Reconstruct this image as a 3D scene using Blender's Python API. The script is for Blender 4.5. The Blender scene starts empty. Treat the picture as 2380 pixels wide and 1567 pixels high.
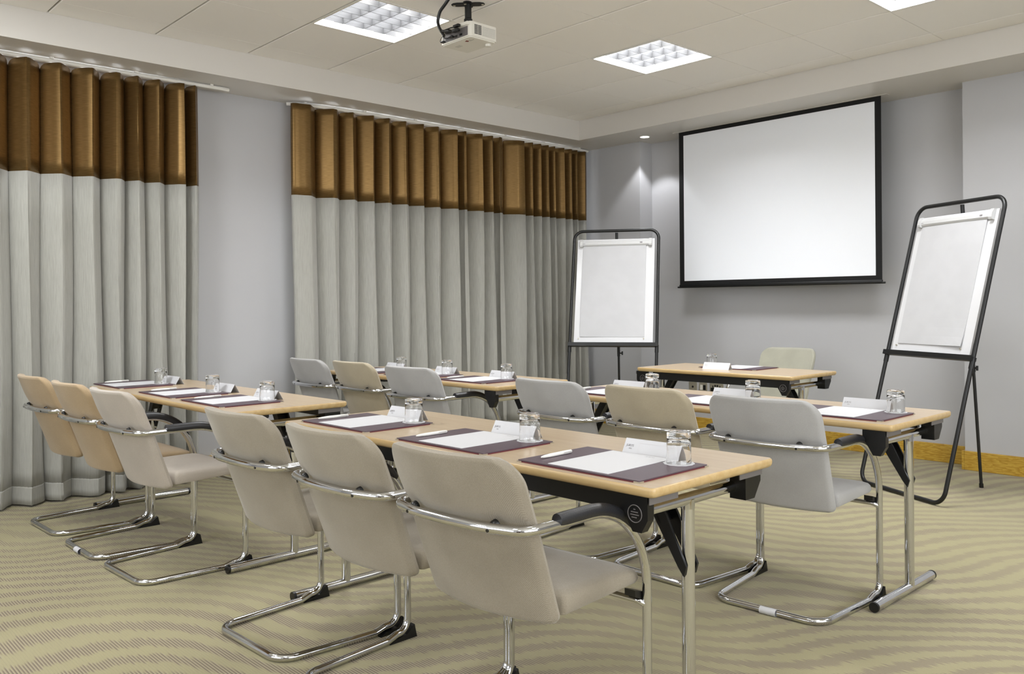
import bpy, bmesh, math, random
from mathutils import Vector, Matrix
random.seed(7)
C = bpy.context.scene.collection
sc = bpy.context.scene
PI = math.pi
# ------------------------------------------------------------------ camera
TH = 0.81857
cd = bpy.data.cameras.new('camera')
cam = bpy.data.objects.new('camera', cd); C.objects.link(cam)
cd.sensor_width = 36.0; cd.sensor_fit = 'HORIZONTAL'
cd.lens = 1991.81 / 2380 * 36
cd.shift_x = -(1217.09 - 1190) / 2380
cd.shift_y = -(783.5 - 705.64) / 2380
cd.clip_start = 0.05
cam.matrix_world = Matrix.Translation((0, 0, 1.165)) @ Matrix.Rotation(TH, 4, 'Z') @ Matrix.Rotation(PI / 2, 4, 'X') @ Matrix.Rotation(-0.00795, 4, 'Z')
sc.camera = cam
# ------------------------------------------------------------------ world, exposure
w = bpy.data.worlds.new('world'); sc.world = w; w.use_nodes = True
w.node_tree.nodes['Background'].inputs[0].default_value = (0.93, 0.96, 1.0, 1)
w.node_tree.nodes['Background'].inputs[1].default_value = 4.0
sc.view_settings.view_transform = 'Standard'; sc.view_settings.look = 'None'
sc.view_settings.gamma = 1; sc.view_settings.use_curve_mapping = False
sc.view_settings.exposure = 0.28
PANEL_W = 13.0        # watts of the added, unseen opal fixtures behind and beside the camera
DIM_W = 38.0          # watts of the louvred fixtures in the visible part of the ceiling
SCREEN_W = 56.0       # the two louvred fixtures next to the screen
NEAR_W = 3.0          # the added, unseen opal fixture above the nearest table
SPOT_W = 16.0
FILL_R, FILL_B = 50.0, 3.0     # watts of the fill lamps in the added right and back windows
# ------------------------------------------------------------------ heights and planes
ZC = 2.842; ZS = 2.663; XS = -5.406; YS = 5.775
XW = -5.83; YN = 6.24; YF = 6.42; XR = 2.6; YB = -2.6
JL = -5.075; JR = -2.235

# ------------------------------------------------------------------ materials
def lin(c):
    return tuple(((v / 255) / 12.92 if v / 255 <= 0.04045 else ((v / 255 + 0.055) / 1.055) ** 2.4) for v in c) + (1,)
class N:
    def __init__(s, name):
        s.m = bpy.data.materials.new(name); s.m.use_nodes = True
        s.t = s.m.node_tree; s.b = s.t.nodes['Principled BSDF']
    def n(s, typ, **k):
        x = s.t.nodes.new(typ)
        for a, b in k.items(): setattr(x, a, b)
        return x
    def l(s, a, b): s.t.links.new(a, b)
    def val(s, x, v):
        if hasattr(v, 'is_linked') or hasattr(v, 'links'): s.l(v, x)
        else: x.default_value = v
    def math(s, op, a, b=0.0, c=0.0):
        x = s.n('ShaderNodeMath', operation=op)
        s.val(x.inputs[0], a); s.val(x.inputs[1], b); s.val(x.inputs[2], c)
        return x.outputs[0]
    def mix(s, f, a, b):
        x = s.n('ShaderNodeMix', data_type='RGBA')
        s.val(x.inputs[0], f); s.val(x.inputs[6], a); s.val(x.inputs[7], b)
        return x.outputs[2]
    def noise(s, scale, co=None, det=2.0, sc3=None, rough=0.5):
        x = s.n('ShaderNodeTexNoise'); x.inputs['Scale'].default_value = scale; x.inputs['Detail'].default_value = det
        x.inputs['Roughness'].default_value = rough
        if co is None: co = s.co()
        if sc3:
            mp = s.n('ShaderNodeMapping'); mp.inputs['Scale'].default_value = sc3; s.l(co, mp.inputs[0]); co = mp.outputs[0]
        s.l(co, x.inputs['Vector']); return x.outputs[0]
    def co(s):
        return s.n('ShaderNodeTexCoord').outputs['Object']
    def ss(s, v, a, b):
        x = s.n('ShaderNodeMapRange', interpolation_type='SMOOTHSTEP'); s.l(v, x.inputs[0])
        x.inputs[1].default_value = a; x.inputs[2].default_value = b; return x.outputs[0]
    def bump(s, h, st=0.2, d=0.001):
        x = s.n('ShaderNodeBump'); x.inputs['Strength'].default_value = st; x.inputs['Distance'].default_value = d
        s.l(h, x.inputs['Height']); s.l(x.outputs[0], s.b.inputs['Normal'])
    def set(s, **k):
        for a, v in k.items():
            s.val(s.b.inputs[a.replace('_', ' ')], v)
        return s
def plain(name, col, rough=0.5, metal=0.0, var=0.0, **k):
    s = N(name); c = lin(col); s.set(Roughness=rough, Metallic=metal, **k)
    if var:
        f = s.noise(9.0); d = tuple(v * (1 - var) for v in c[:3]) + (1,)
        s.set(Base_Color=s.mix(s.ss(f, 0.3, 0.7), c, d))
    else: s.set(Base_Color=c)
    return s.m
M = {}
def paint(name, col, rough=0.6):
    s = N(name); c = lin(col); c2 = tuple(v * 0.97 for v in c[:3]) + (1,)
    s.set(Base_Color=s.mix(s.noise(1.3), c, c2), Roughness=rough)
    s.bump(s.noise(350.0), 0.06, 0.0006); return s.m
M['wall'] = paint('wall_paint', (186, 186, 188))
M['soffit'] = paint('soffit_paint', (214, 210, 204), 0.4)
M['tile'] = paint('ceiling_tile', (244, 241, 236), 0.8)
M['gap'] = plain('ceiling_grid', (96, 86, 76), 0.7)
def oak():
    s = N('oak_skirting'); co = s.co()
    n1 = s.noise(3.0, co, 4, (1.2, 1.2, 9.0))
    rings = s.math('FRACT', s.math('MULTIPLY', n1, 9.0))
    s.set(Base_Color=s.mix(s.ss(rings, 0.0, 0.9), lin((170, 130, 40)), lin((198, 162, 68))), Roughness=0.35)
    return s.m
M['oak'] = oak()
def carpet():
    s = N('carpet'); co = s.co(); sp = s.n('ShaderNodeSeparateXYZ'); s.l(co, sp.inputs[0]); x, y = sp.outputs[0], sp.outputs[1]
    row = s.math('FLOOR', s.math('DIVIDE', y, 0.0095))
    wn = s.n('ShaderNodeTexWhiteNoise', noise_dimensions='1D'); s.l(row, wn.inputs['W']); jit = s.math('SUBTRACT', wn.outputs['Value'], 0.5)
    # x is stepped per tuft so that the band edges are ragged like woven yarn
    dep = s.math('ADD', s.math('MULTIPLY', x, -math.sin(TH)), s.math('MULTIPLY', y, math.cos(TH)))
    acr = s.math('ADD', s.math('MULTIPLY', x, math.cos(TH)), s.math('MULTIPLY', y, math.sin(TH)))
    wave = s.math('MULTIPLY', s.math('SINE', s.math('ADD', s.math('MULTIPLY', acr, 4.6), s.math('MULTIPLY', dep, 1.6))), 0.085)
    w2 = s.math('MULTIPLY', s.math('SUBTRACT', s.noise(0.75, co, 1.0), 0.5), 0.9)
    ph = s.math('ADD', s.math('ADD', dep, wave), s.math('ADD', w2, s.math('MULTIPLY', jit, 0.022)))
    fr = s.math('PINGPONG', s.math('DIVIDE', ph, 0.125), 0.5)
    band = s.ss(fr, 0.17, 0.36)
    amp = s.ss(s.noise(1.1, co, 1.0), 0.25, 0.62)
    band = s.math('MULTIPLY', band, s.math('ADD', s.math('MULTIPLY', amp, 0.6), 0.4))
    # yarn rows
    fy = s.math('FRACT', s.math('DIVIDE', y, 0.0095))
    dark = s.ss(s.math('ABSOLUTE', s.math('SUBTRACT', fy, 0.5)), 0.30, 0.12)
    light = s.ss(fy, 0.80, 0.93)
    base = s.mix(s.noise(2.2, co, 3), lin((166, 158, 116)), lin((153, 145, 110)))
    fine = s.noise(600.0, co, 1)
    base = s.mix(s.math('MULTIPLY', s.ss(fine, 0.3, 0.75), 0.5), base, lin((122, 113, 88)))
    c1 = s.mix(s.math('MULTIPLY', band, s.math('MULTIPLY', dark, 0.85)), base, lin((84, 68, 57)))
    c1 = s.mix(s.math('MULTIPLY', band, s.math('MULTIPLY', light, 0.7)), c1, lin((180, 170, 153)))
    c1 = s.mix(s.math('MULTIPLY', band, 0.25), c1, lin((126, 108, 92)))
    s.set(Base_Color=c1, Roughness=0.95); s.b.inputs['Sheen Weight'].default_value = 0.15
    s.bump(s.math('ADD', dark, fine), 0.35, 0.002)
    return s.m
M['carpet'] = carpet()
def wood(name, a, b, rough=0.3, coat=0.0, axis=(1.2, 22, 22)):
    s = N(name); co = s.co()
    n1 = s.noise(1.6, co, 5, axis, 0.6); n2 = s.noise(60.0, co, 2, (0.5, 9, 9))
    c = s.mix(s.ss(n1, 0.3, 0.7), lin(a), lin(b))
    c = s.mix(s.math('MULTIPLY', s.ss(n2, 0.45, 0.8), 0.25), c, lin(tuple(int(v * 0.9) for v in b)))
    s.set(Base_Color=c, Roughness=rough, Coat_Weight=coat); return s.m
M['beech'] = wood('beech_laminate', (190, 171, 145), (181, 159, 131), 0.28)
M['edge'] = wood('beech_edge', (196, 170, 124), (184, 154, 104), 0.35, 0.2)
M['black'] = plain('black_metal', (13, 14, 15), 0.42)
M['blackp'] = plain('black_plastic', (11, 11, 12), 0.35)
M['pad'] = N('arm_pad_rubber').set(Base_Color=lin((34, 34, 37)), Roughness=0.38)
M['pad'].bump(M['pad'].noise(260.0), 0.5, 0.001); M['pad'] = M['pad'].m
M['grey_metal'] = plain('grey_metal', (120, 116, 116), 0.45, 0.3)
M['chrome'] = plain('chrome', (214, 215, 218), 0.07, 1.0)
M['steel'] = plain('brushed_steel', (204, 198, 182), 0.3, 0.8)
M['white_plastic'] = plain('white_plastic', (226, 223, 214), 0.4)
M['white_metal'] = plain('white_enamel', (232, 230, 224), 0.35)
M['paper'] = plain('paper', (206, 206, 209), 0.6)
M['screen'] = plain('screen_fabric', (244, 247, 253), 0.75)
M['board'] = plain('white_board', (212, 212, 214), 0.22)
M['chart_paper'] = plain('chart_paper', (188, 188, 190), 0.65, var=0.04)
M['clamp'] = plain('pale_grey_plastic', (196, 196, 196), 0.4)
M['ink'] = plain('ink', (120, 116, 118), 0.7)
M['darkink'] = plain('dark_ink', (70, 66, 68), 0.7)
M['red'] = plain('red_ink', (120, 34, 30), 0.6)
M['leather'] = N('burgundy_leather')
_n = M['leather'].noise(400.0); M['leather'].bump(_n, 0.25, 0.0006)
M['leather'].set(Base_Color=lin((80, 64, 74)), Roughness=0.42); M['leather'] = M['leather'].m
M['leather_edge'] = plain('burgundy_edge', (104, 40, 48), 0.5)
g = N('glass').set(Base_Color=(1, 1, 1, 1), Roughness=0.0, Transmission_Weight=1.0, IOR=1.47); M['glass'] = g.m
g = N('window_glass').set(Base_Color=(1, 1, 1, 1), Roughness=0.0, Transmission_Weight=1.0, IOR=1.02); M['pane'] = g.m
def emis(name, col, st):
    s = N(name); s.set(Base_Color=(0.8, 0.8, 0.8, 1), Emission_Color=lin(col), Emission_Strength=st); return s.m
M['tube'] = emis('fluorescent', (255, 252, 246), 14.0)
M['spot'] = emis('downlight_lamp', (255, 253, 250), 12.0)
M['louvre'] = plain('louvre_aluminium', (84, 84, 85), 0.3, 0.4)
def cloth(name, a, b, sz, con=0.5, rough=0.9, sheen=0.3, bumpst=0.3):
    s = N(name); co = s.co()
    if con > 0.5:
        sp = s.n('ShaderNodeSeparateXYZ'); s.l(co, sp.inputs[0])       # fine basket weave: across, and up or back
        wx = s.math('SINE', s.math('MULTIPLY', sp.outputs[0], 2 * PI / sz))
        wz = s.math('SINE', s.math('MULTIPLY', s.math('ADD', sp.outputs[2], sp.outputs[1]), 2 * PI / sz))
        wf = s.math('ADD', s.math('MULTIPLY', s.math('MULTIPLY', wx, wz), 0.42), s.math('MULTIPLY', s.noise(420.0, co, 1), 0.9))
    else: wf = s.ss(s.noise(520.0, co, 1), 0.1, 0.9)
    c = s.mix(wf, lin(a), lin(b))
    big = s.noise(6.0, co, 3)
    c = s.mix(s.math('MULTIPLY', s.ss(big, 0.3, 0.75), 0.45), c, lin(tuple(int(v * 0.9) for v in b)))
    s.set(Base_Color=c, Roughness=rough, Sheen_Weight=sheen)
    s.bump(s.noise(700.0, co, 1), bumpst * 0.8, 0.0008)
    return s.m
FAB = {'taupe': cloth('taupe_fabric', (160, 151, 136), (124, 114, 96), 0.0030, 0.8),
       'taupe2': cloth('taupe_fabric_smooth', (158, 149, 134), (140, 131, 114), 0.0034, 0.35),
       'tan': cloth('tan_fabric', (178, 156, 124), (158, 135, 102), 0.0034, 0.35),
       'warmgrey': cloth('warm_grey_fabric', (180, 171, 160), (164, 154, 142), 0.0034, 0.35),
       'grey': cloth('grey_fabric', (172, 171, 170), (158, 156, 154), 0.0034, 0.35),
       'beige': cloth('beige_fabric', (180, 169, 146), (164, 152, 128), 0.0034, 0.35),
       'sage': cloth('pale_sage_fabric', (166, 164, 149), (152, 150, 135), 0.0034, 0.35)}
def gold():
    s = N('gold_satin'); co = s.co()
    st = s.noise(1.0, co, 3, (3, 30, 420)); big = s.noise(3.0, co, 2)
    c = s.mix(s.ss(st, 0.3, 0.7), lin((114, 89, 50)), lin((134, 106, 66)))
    c = s.mix(s.math('MULTIPLY', big, 0.2), c, lin((108, 82, 44)))
    s.set(Base_Color=c, Roughness=0.39, Metallic=0.8); s.bump(st, 0.25, 0.001); return s.m
M['gold'] = gold()
def linen():
    s = N('grey_linen'); co = s.co()
    st = s.noise(1.0, co, 4, (90, 330, 10), 0.65)
    c = s.mix(s.ss(st, 0.3, 0.72), lin((172, 171, 164)), lin((156, 155, 147)))
    s.set(Base_Color=c, Roughness=0.9, Sheen_Weight=0.25); s.bump(st, 0.25, 0.001); return s.m
M['linen'] = linen()

# ------------------------------------------------------------------ mesh helpers
def box(bm, x0, x1, y0, y1, z0, z1, mat=0, bev=0.0):
    v = [bm.verts.new((x, y, z)) for x in (x0, x1) for y in (y0, y1) for z in (z0, z1)]
    fs = [(0, 1, 3, 2), (4, 6, 7, 5), (0, 4, 5, 1), (2, 3, 7, 6), (0, 2, 6, 4), (1, 5, 7, 3)]
    F = [bm.faces.new([v[i] for i in f]) for f in fs]
    for f in F: f.material_index = mat
    if bev:
        es = list({e for f in F for e in f.edges})
        r = bmesh.ops.bevel(bm, geom=es, offset=bev, segments=2, profile=0.5, affect='EDGES')
        for f in r['faces']: f.material_index = mat
    return F
def obj(name, bm, mat, parent=None, smooth=True, loc=None, rot=None):
    me = bpy.data.meshes.new(name)
    bmesh.ops.recalc_face_normals(bm, faces=bm.faces[:])
    bm.to_mesh(me); bm.free()
    for m in (mat if isinstance(mat, (list, tuple)) else [mat]): me.materials.append(m)
    o = bpy.data.objects.new(name, me); C.objects.link(o)
    if smooth:
        for p in me.polygons: p.use_smooth = True
        try: me.set_sharp_from_angle(angle=math.radians(38))
        except Exception: pass
    if parent is not None: o.parent = parent
    if loc: o.location = loc
    if rot: o.rotation_euler = rot
    return o
def tag(o, label, cat, group=None):
    o['label'] = label; o['category'] = cat
    if group: o['group'] = group
    return o
def thing(name, label, cat, loc=(0, 0, 0), rz=0.0, group=None):
    o = bpy.data.objects.new(name, None); C.objects.link(o); o.empty_display_size = 0.1
    o.location = loc; o.rotation_euler = (0, 0, rz); return tag(o, label, cat, group)
def struct(name, bm, mat, smooth=False):
    o = obj(name, bm, mat, None, smooth); o['kind'] = 'structure'; return o
def copy_tree(o, parent=None):
    c = o.copy(); C.objects.link(c); c.parent = parent
    for ch in list(o.children): copy_tree(ch, c)
    return c
def BM(): return bmesh.new()
def fillet(pts, rad, closed=False, seg=8, lim=0.49):
    P = [Vector(p) for p in pts]; n = len(P); out = []
    if not hasattr(rad, '__len__'): rad = [rad] * n
    for i in range(n):
        r = rad[i]
        if (not closed and i in (0, n - 1)) or r <= 0: out.append(P[i]); continue
        a, b, c = P[i - 1], P[i], P[(i + 1) % n]
        d1 = (a - b); d2 = (c - b); l1, l2 = d1.length, d2.length; d1.normalize(); d2.normalize()
        ang = d1.angle(d2)
        if ang > PI - 0.02: out.append(b); continue
        t = min(r / math.tan(ang / 2), l1 * lim, l2 * lim); r = t * math.tan(ang / 2)
        bis = (d1 + d2).normalized(); cen = b + bis * (r / math.sin(ang / 2))
        s = b + d1 * t - cen; e = b + d2 * t - cen; tot = s.angle(e); ax = s.cross(e).normalized()
        for k in range(seg + 1): out.append(cen + Matrix.Rotation(tot * k / seg, 3, ax) @ s)
    return out
def sweep(bm, path, r, closed=False, n=12, mat=0, caps=True, sx=1.0):
    """tube along path; r is a number or one radius per point"""
    P = [Vector(p) for p in path]; m = len(P)
    T = []
    for i in range(m):
        if closed: t = P[(i + 1) % m] - P[i - 1]
        else: t = P[min(i + 1, m - 1)] - P[max(i - 1, 0)]
        T.append(t.normalized())
    up = Vector((0, 0, 1)) if abs(T[0].z) < 0.9 else Vector((0, 1, 0))
    nrm = (up - T[0] * up.dot(T[0])).normalized(); rings = []
    for i in range(m):
        if i: 
            q = T[i - 1].rotation_difference(T[i]); nrm = (q @ nrm); nrm = (nrm - T[i] * nrm.dot(T[i])).normalized()
        bn = T[i].cross(nrm); rr = r[i] if hasattr(r, '__len__') else r
        rings.append([bm.verts.new(P[i] + (nrm * math.cos(2 * PI * k / n) + bn * math.sin(2 * PI * k / n) * sx) * rr) for k in range(n)])
    off = 0
    if closed:   # align the last ring with the first one
        best = 1e9
        for o in range(n):
            d = sum((rings[-1][(k + o) % n].co - rings[0][k].co).length for k in range(n))
            if d < best: best = d; off = o
    cnt = m if closed else m - 1
    for i in range(cnt):
        A, B = rings[i], rings[(i + 1) % m]
        for k in range(n):
            if closed and i == m - 1: f = (A[(k + off) % n], A[(k + 1 + off) % n], B[(k + 1) % n], B[k])
            else: f = (A[k], A[(k + 1) % n], B[(k + 1) % n], B[k])
            bm.faces.new(f).material_index = mat
    if not closed and caps:
        bm.faces.new(rings[0]).material_index = mat; bm.faces.new(rings[-1]).material_index = mat
def lathe(bm, prof, n=32, c=(0, 0, 0), mat=0, axis='z'):
    rings = []
    for r, z in prof:
        if r < 1e-6: rings.append([bm.verts.new((c[0], c[1], c[2] + z))])
        else: rings.append([bm.verts.new((c[0] + r * math.cos(2 * PI * k / n), c[1] + r * math.sin(2 * PI * k / n), c[2] + z)) for k in range(n)])
    for A, B in zip(rings, rings[1:]):
        for k in range(n):
            k2 = (k + 1) % n
            if len(A) == 1 and len(B) == 1: continue
            if len(A) == 1: f = (A[0], B[k], B[k2])
            elif len(B) == 1: f = (A[k], A[k2], B[0])
            else: f = (A[k], A[k2], B[k2], B[k])
            bm.faces.new(f).material_index = mat
def prism(bm, poly, fn, d0, d1, mat=0):
    """poly 2D points; fn(a,b,d)->3D"""
    A = [bm.verts.new(fn(a, b, d0)) for a, b in poly]; B = [bm.verts.new(fn(a, b, d1)) for a, b in poly]
    bm.faces.new(A).material_index = mat; bm.faces.new(B).material_index = mat
    for i in range(len(poly)):
        j = (i + 1) % len(poly); bm.faces.new((A[i], A[j], B[j], B[i])).material_index = mat
def rrect(hx, hy, r, seg=5, rs=None):
    out = []
    for i, (sx, sy) in enumerate(((1, 1), (-1, 1), (-1, -1), (1, -1))):
        q = rs[i] if rs else r
        for k in range(seg + 1):
            a = PI / 2 * (i + k / seg); out.append((sx * (hx - q) + q * math.cos(a), sy * (hy - q) + q * math.sin(a)))
    return out
def text_mesh(name, s, size, mat, parent, M4, ext=0.0):
    cu = bpy.data.curves.new(name, 'FONT'); cu.body = s; cu.size = size; cu.align_x = 'CENTER'; cu.extrude = ext; cu.resolution_u = 2
    t = bpy.data.objects.new(name, cu); C.objects.link(t)
    bpy.context.view_layer.update()
    me = bpy.data.meshes.new_from_object(t.evaluated_get(bpy.context.evaluated_depsgraph_get()))
    bpy.data.objects.remove(t)
    me.name = name; me.materials.clear(); me.materials.append(mat)
    o = bpy.data.objects.new(name, me); C.objects.link(o); o.parent = parent; o.matrix_local = M4
    return o

# ------------------------------------------------------------------ room shell
bm = BM(); box(bm, XW - 0.2, XR + 0.2, YB - 0.2, YF + 0.2, -0.1, 0.0); struct('floor', bm, M['carpet'])
bm = BM()   # left wall with two window openings that reach the soffit
box(bm, XW - 0.2, XW, YB - 0.2, YF + 0.2, 0, 0.85)
for a, b in ((YB - 0.2, -0.7), (2.2, 3.2), (6.0, YF + 0.2)): box(bm, XW - 0.2, XW, a, b, 0.85, ZC)
for a, b in ((-0.7, 2.2), (3.2, 6.0)): box(bm, XW - 0.2, XW, a, b, 2.585, ZS)
struct('wall_left', bm, M['wall'])
bm = BM()
box(bm, XW, JL, YN, YF + 0.2, 0, ZS); box(bm, JR, XR, YN, YF + 0.2, 0, ZS); box(bm, JL, JR, YF, YF + 0.2, 0, ZS)
struct('wall_front', bm, M['wall'])
WR = (-1.2, 3.4, 0.9, 2.4); WB = (-4.2, -0.6, 0.9, 2.4)      # openings for the added fill windows in the right and back walls
bm = BM()
for y0, y1, z0, z1 in ((YB - 0.2, WR[0], 0, ZC + 0.1), (WR[1], YF + 0.2, 0, ZC + 0.1), (WR[0], WR[1], 0, WR[2]), (WR[0], WR[1], WR[3], ZC + 0.1)): box(bm, XR, XR + 0.2, y0, y1, z0, z1)
struct('wall_right', bm, M['wall'])
bm = BM()
for x0, x1, z0, z1 in ((XW, WB[0], 0, ZC + 0.1), (WB[1], XR, 0, ZC + 0.1), (WB[0], WB[1], 0, WB[2]), (WB[0], WB[1], WB[3], ZC + 0.1)): box(bm, x0, x1, YB - 0.2, YB, z0, z1)
struct('wall_back', bm, M['wall'])
bm = BM(); box(bm, XW - 0.2, XS, YB, YF + 0.2, ZS, ZC + 0.12); struct('trim_1', bm, M['soffit'])
bm = BM(); box(bm, XS, XR, YS, YF + 0.2, ZS, ZC + 0.12); struct('trim_2', bm, M['soffit'])
# suspended ceiling: square tiles with deep joints one way and tight joints the other
LIGHTS = [(-4.573, 2.563), (-3.973, 4.363), (-2.173, 4.363), (-2.173, 1.963), (-4.573, 0.163), (-0.373, 4.363), (-0.373, 1.963),
          (-1.573, -0.437), (1.427, 3.163), (1.427, 0.763), (-3.373, -1.637), (0.227, -1.637)]
xs = [XS] + [-5.173 + 0.6 * i for i in range(13)] + [XR]; ys = [YS] + [5.563 - 0.6 * i for i in range(14)] + [YB]
bm = BM()
for i in range(len(xs) - 1):
    for j in range(len(ys) - 1):
        x0, x1, y1, y0 = xs[i], xs[i + 1], ys[j], ys[j + 1]
        if any(abs(x0 - a) < 0.01 and abs(y0 - b) < 0.01 for a, b in LIGHTS): continue
        gx, gy, c = 0.0012, 0.0048, 0.004
        v = []
        for (ax, ay, z) in ((gx, gy, ZC + 0.012), (gx, gy, ZC + c * 0.7), (gx + 0.001, gy + c, ZC)):
            v.append([bm.verts.new(p) for p in ((x0 + ax, y0 + ay, z), (x1 - ax, y0 + ay, z), (x1 - ax, y1 - ay, z), (x0 + ax, y1 - ay, z))])
        for A, B in zip(v, v[1:]):
            for k in range(4): bm.faces.new((A[k], A[(k + 1) % 4], B[(k + 1) % 4], B[k]))
        bm.faces.new(v[2])
        q = [bm.verts.new(p) for p in ((x0, y0, ZC + 0.012), (x1, y0, ZC + 0.012), (x1, y1, ZC + 0.012), (x0, y1, ZC + 0.012))]
        bm.faces.new(q).material_index = 1
struct('ceiling', bm, [M['tile'], M['gap']])
bm = BM(); box(bm, XS, XR, YB, YS, ZC + 0.14, ZC + 0.16); struct('trim_3', bm, M['tile'])
def skirt(name, segs):
    bm = BM()
    for x0, x1, y0, y1 in segs: box(bm, x0, x1, y0, y1, 0, 0.13, bev=0.003)
    struct(name, bm, M['oak'])
skirt('baseboard_front', [(XW + 0.02, JL + 0.015, YN - 0.018, YN), (JL, JL + 0.018, YN, YF - 0.018), (JL, JR, YF - 0.018, YF), (JR - 0.018, JR, YN - 0.018, YF - 0.018), (JR, XR, YN - 0.018, YN)])
skirt('baseboard_left', [(XW, XW + 0.018, YB, YN)])
skirt('baseboard_right', [(XR - 0.018, XR, YB + 0.02, YN - 0.02)])
skirt('baseboard_back', [(XW + 0.02, XR, YB, YB + 0.018)])
for i, (a, b) in enumerate(((-0.7, 2.2), (3.2, 6.0))):
    bm = BM(); z0, z1 = 0.85, 2.585
    for y in (a, (a + b) / 2 - 0.025, b - 0.05): box(bm, XW - 0.14, XW - 0.08, y, y + 0.05, z0, z1)
    for z in (z0, z1 - 0.035): box(bm, XW - 0.14, XW - 0.08, a + 0.05, b - 0.05, z, z + 0.035)
    o = struct('window_%d' % (i + 1), bm, M['white_metal'])
    bm = BM(); box(bm, XW - 0.115, XW - 0.109, a + 0.04, b - 0.04, z0 + 0.03, z1 - 0.03); p = obj('pane', bm, M['pane'], o, False)

def fill_window(n, a, b, z0, z1, P, watts, rot):  # unseen window, made up to hold an area lamp that brightens the room
    bm = BM()
    for i in range(4):
        u = a + (b - a - 0.05) * i / 3; box(bm, *P(u, u + 0.05), z0, z1)
    for z in (z0, z1 - 0.05): box(bm, *P(a, b), z, z + 0.05)
    o = struct('window_%d' % n, bm, M['white_metal'])
    ld = bpy.data.lights.new('window_fill', 'AREA'); ld.shape = 'RECTANGLE'; ld.size = b - a - 0.1; ld.size_y = z1 - z0 - 0.1; ld.energy = watts; ld.color = (0.93, 0.965, 1.0)
    lo = bpy.data.objects.new('window_fill', ld); C.objects.link(lo)
    x0, x1, y0, y1 = P(a, b); lo.location = ((x0 + x1) / 2, (y0 + y1) / 2, (z0 + z1) / 2); lo.rotation_euler = rot
fill_window(3, WR[0], WR[1], WR[2], WR[3], lambda a, b: (XR + 0.05, XR + 0.10, a, b), FILL_R, (PI / 2, 0, PI / 2))
fill_window(4, WB[0], WB[1], WB[2], WB[3], lambda a, b: (a, b, YB - 0.10, YB - 0.05), FILL_B, (PI / 2, 0, 0))
bm = BM(); box(bm, 0.4, 2.0, YB, YB + 0.05, 0, 2.1, bev=0.004); box(bm, 1.185, 1.215, YB + 0.05, YB + 0.056, 0.02, 2.08)  # unseen dark door, added to give the chrome dark reflections
struct('added_door_1', bm, plain('walnut', (70, 46, 32), 0.4))

# ------------------------------------------------------------------ ceiling lights
def make_light():
    t = thing('ceiling_light', 'x', 'ceiling light')
    bm = BM(); W = 0.2985
    for a, b, c, d in ((-W, W, -W, -W + 0.014), (-W, W, W - 0.014, W), (-W, -W + 0.014, -W + 0.014, W - 0.014), (W - 0.014, W, -W + 0.014, W - 0.014)):
        box(bm, a, b, c, d, -0.003, 0.012)
    obj('frame', bm, M['white_metal'], t, False)
    bm = BM(); w2 = 0.284
    for a, b, c, d, e, f in ((-w2 - .004, -w2, -w2, w2, .0, .11), (w2, w2 + .004, -w2, w2, .0, .11), (-w2, w2, -w2 - .004, -w2, .0, .11), (-w2, w2, w2, w2 + .004, .0, .11), (-w2, w2, -w2, w2, .11, .114)):
        box(bm, a, b, c, d, e, f)
    obj('housing', bm, M['white_metal'], t, False)
    # parabolic blades: 6 x 5 cells
    bm = BM(); zb, zt = 0.001, 0.042
    def blade(p, along_x):
        prof = [(-0.0015, zb), (0.0015, zb), (0.003, 0.012), (0.0065, 0.026), (0.0125, zt), (-0.0125, zt), (-0.0065, 0.026), (-0.003, 0.012)]
        if along_x: prism(bm, prof, lambda a, b, d: (d, p + a, b), -w2, w2)
        else: prism(bm, prof, lambda a, b, d: (p + a, d, b), -w2, w2)
    for k in range(1, 4): blade(-w2 + 2 * w2 * k / 4, True)
    for k in range(1, 6): blade(-w2 + 2 * w2 * k / 6, False)
    obj('louvre', bm, M['louvre'], t, False)
    for k in range(4):
        bm = BM(); y = -0.213 + 0.142 * k
        sweep(bm, [(-0.27, y, 0.075), (0.27, y, 0.075)], 0.008, n=10); obj('lamp_tube', bm, M['tube'], t)
    ld = bpy.data.lights.new('fixture_light', 'AREA'); ld.shape = 'SQUARE'; ld.size = 0.55; ld.energy = DIM_W; ld.color = (0.955, 0.975, 1.0)
    lo = bpy.data.objects.new('fixture_light', ld); C.objects.link(lo); lo.parent = t; lo.location = (0, 0, 0.062)
    return t
LL = ['square louvred ceiling light at the upper left, beside the projector', 'square louvred ceiling light in the middle of the ceiling, above the curtain and screen corner',
      'square louvred ceiling light cut by the top edge of the photo, above the screen',
      'louvred ceiling light above the nearest table, over the top edge of the photo', 'louvred ceiling light beside the left edge curtain, outside the photo',
      'louvred ceiling light right of the right flip chart, outside the photo', 'louvred ceiling light to the right of the nearest table, outside the photo',
      'louvred ceiling light behind the camera, left of centre', 'louvred ceiling light by the right wall, farther from the camera', 'louvred ceiling light by the right wall, nearer the camera',
      'louvred ceiling light in the back left of the room, behind the camera', 'louvred ceiling light in the back right of the room, behind the camera']
L0 = make_light()
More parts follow.
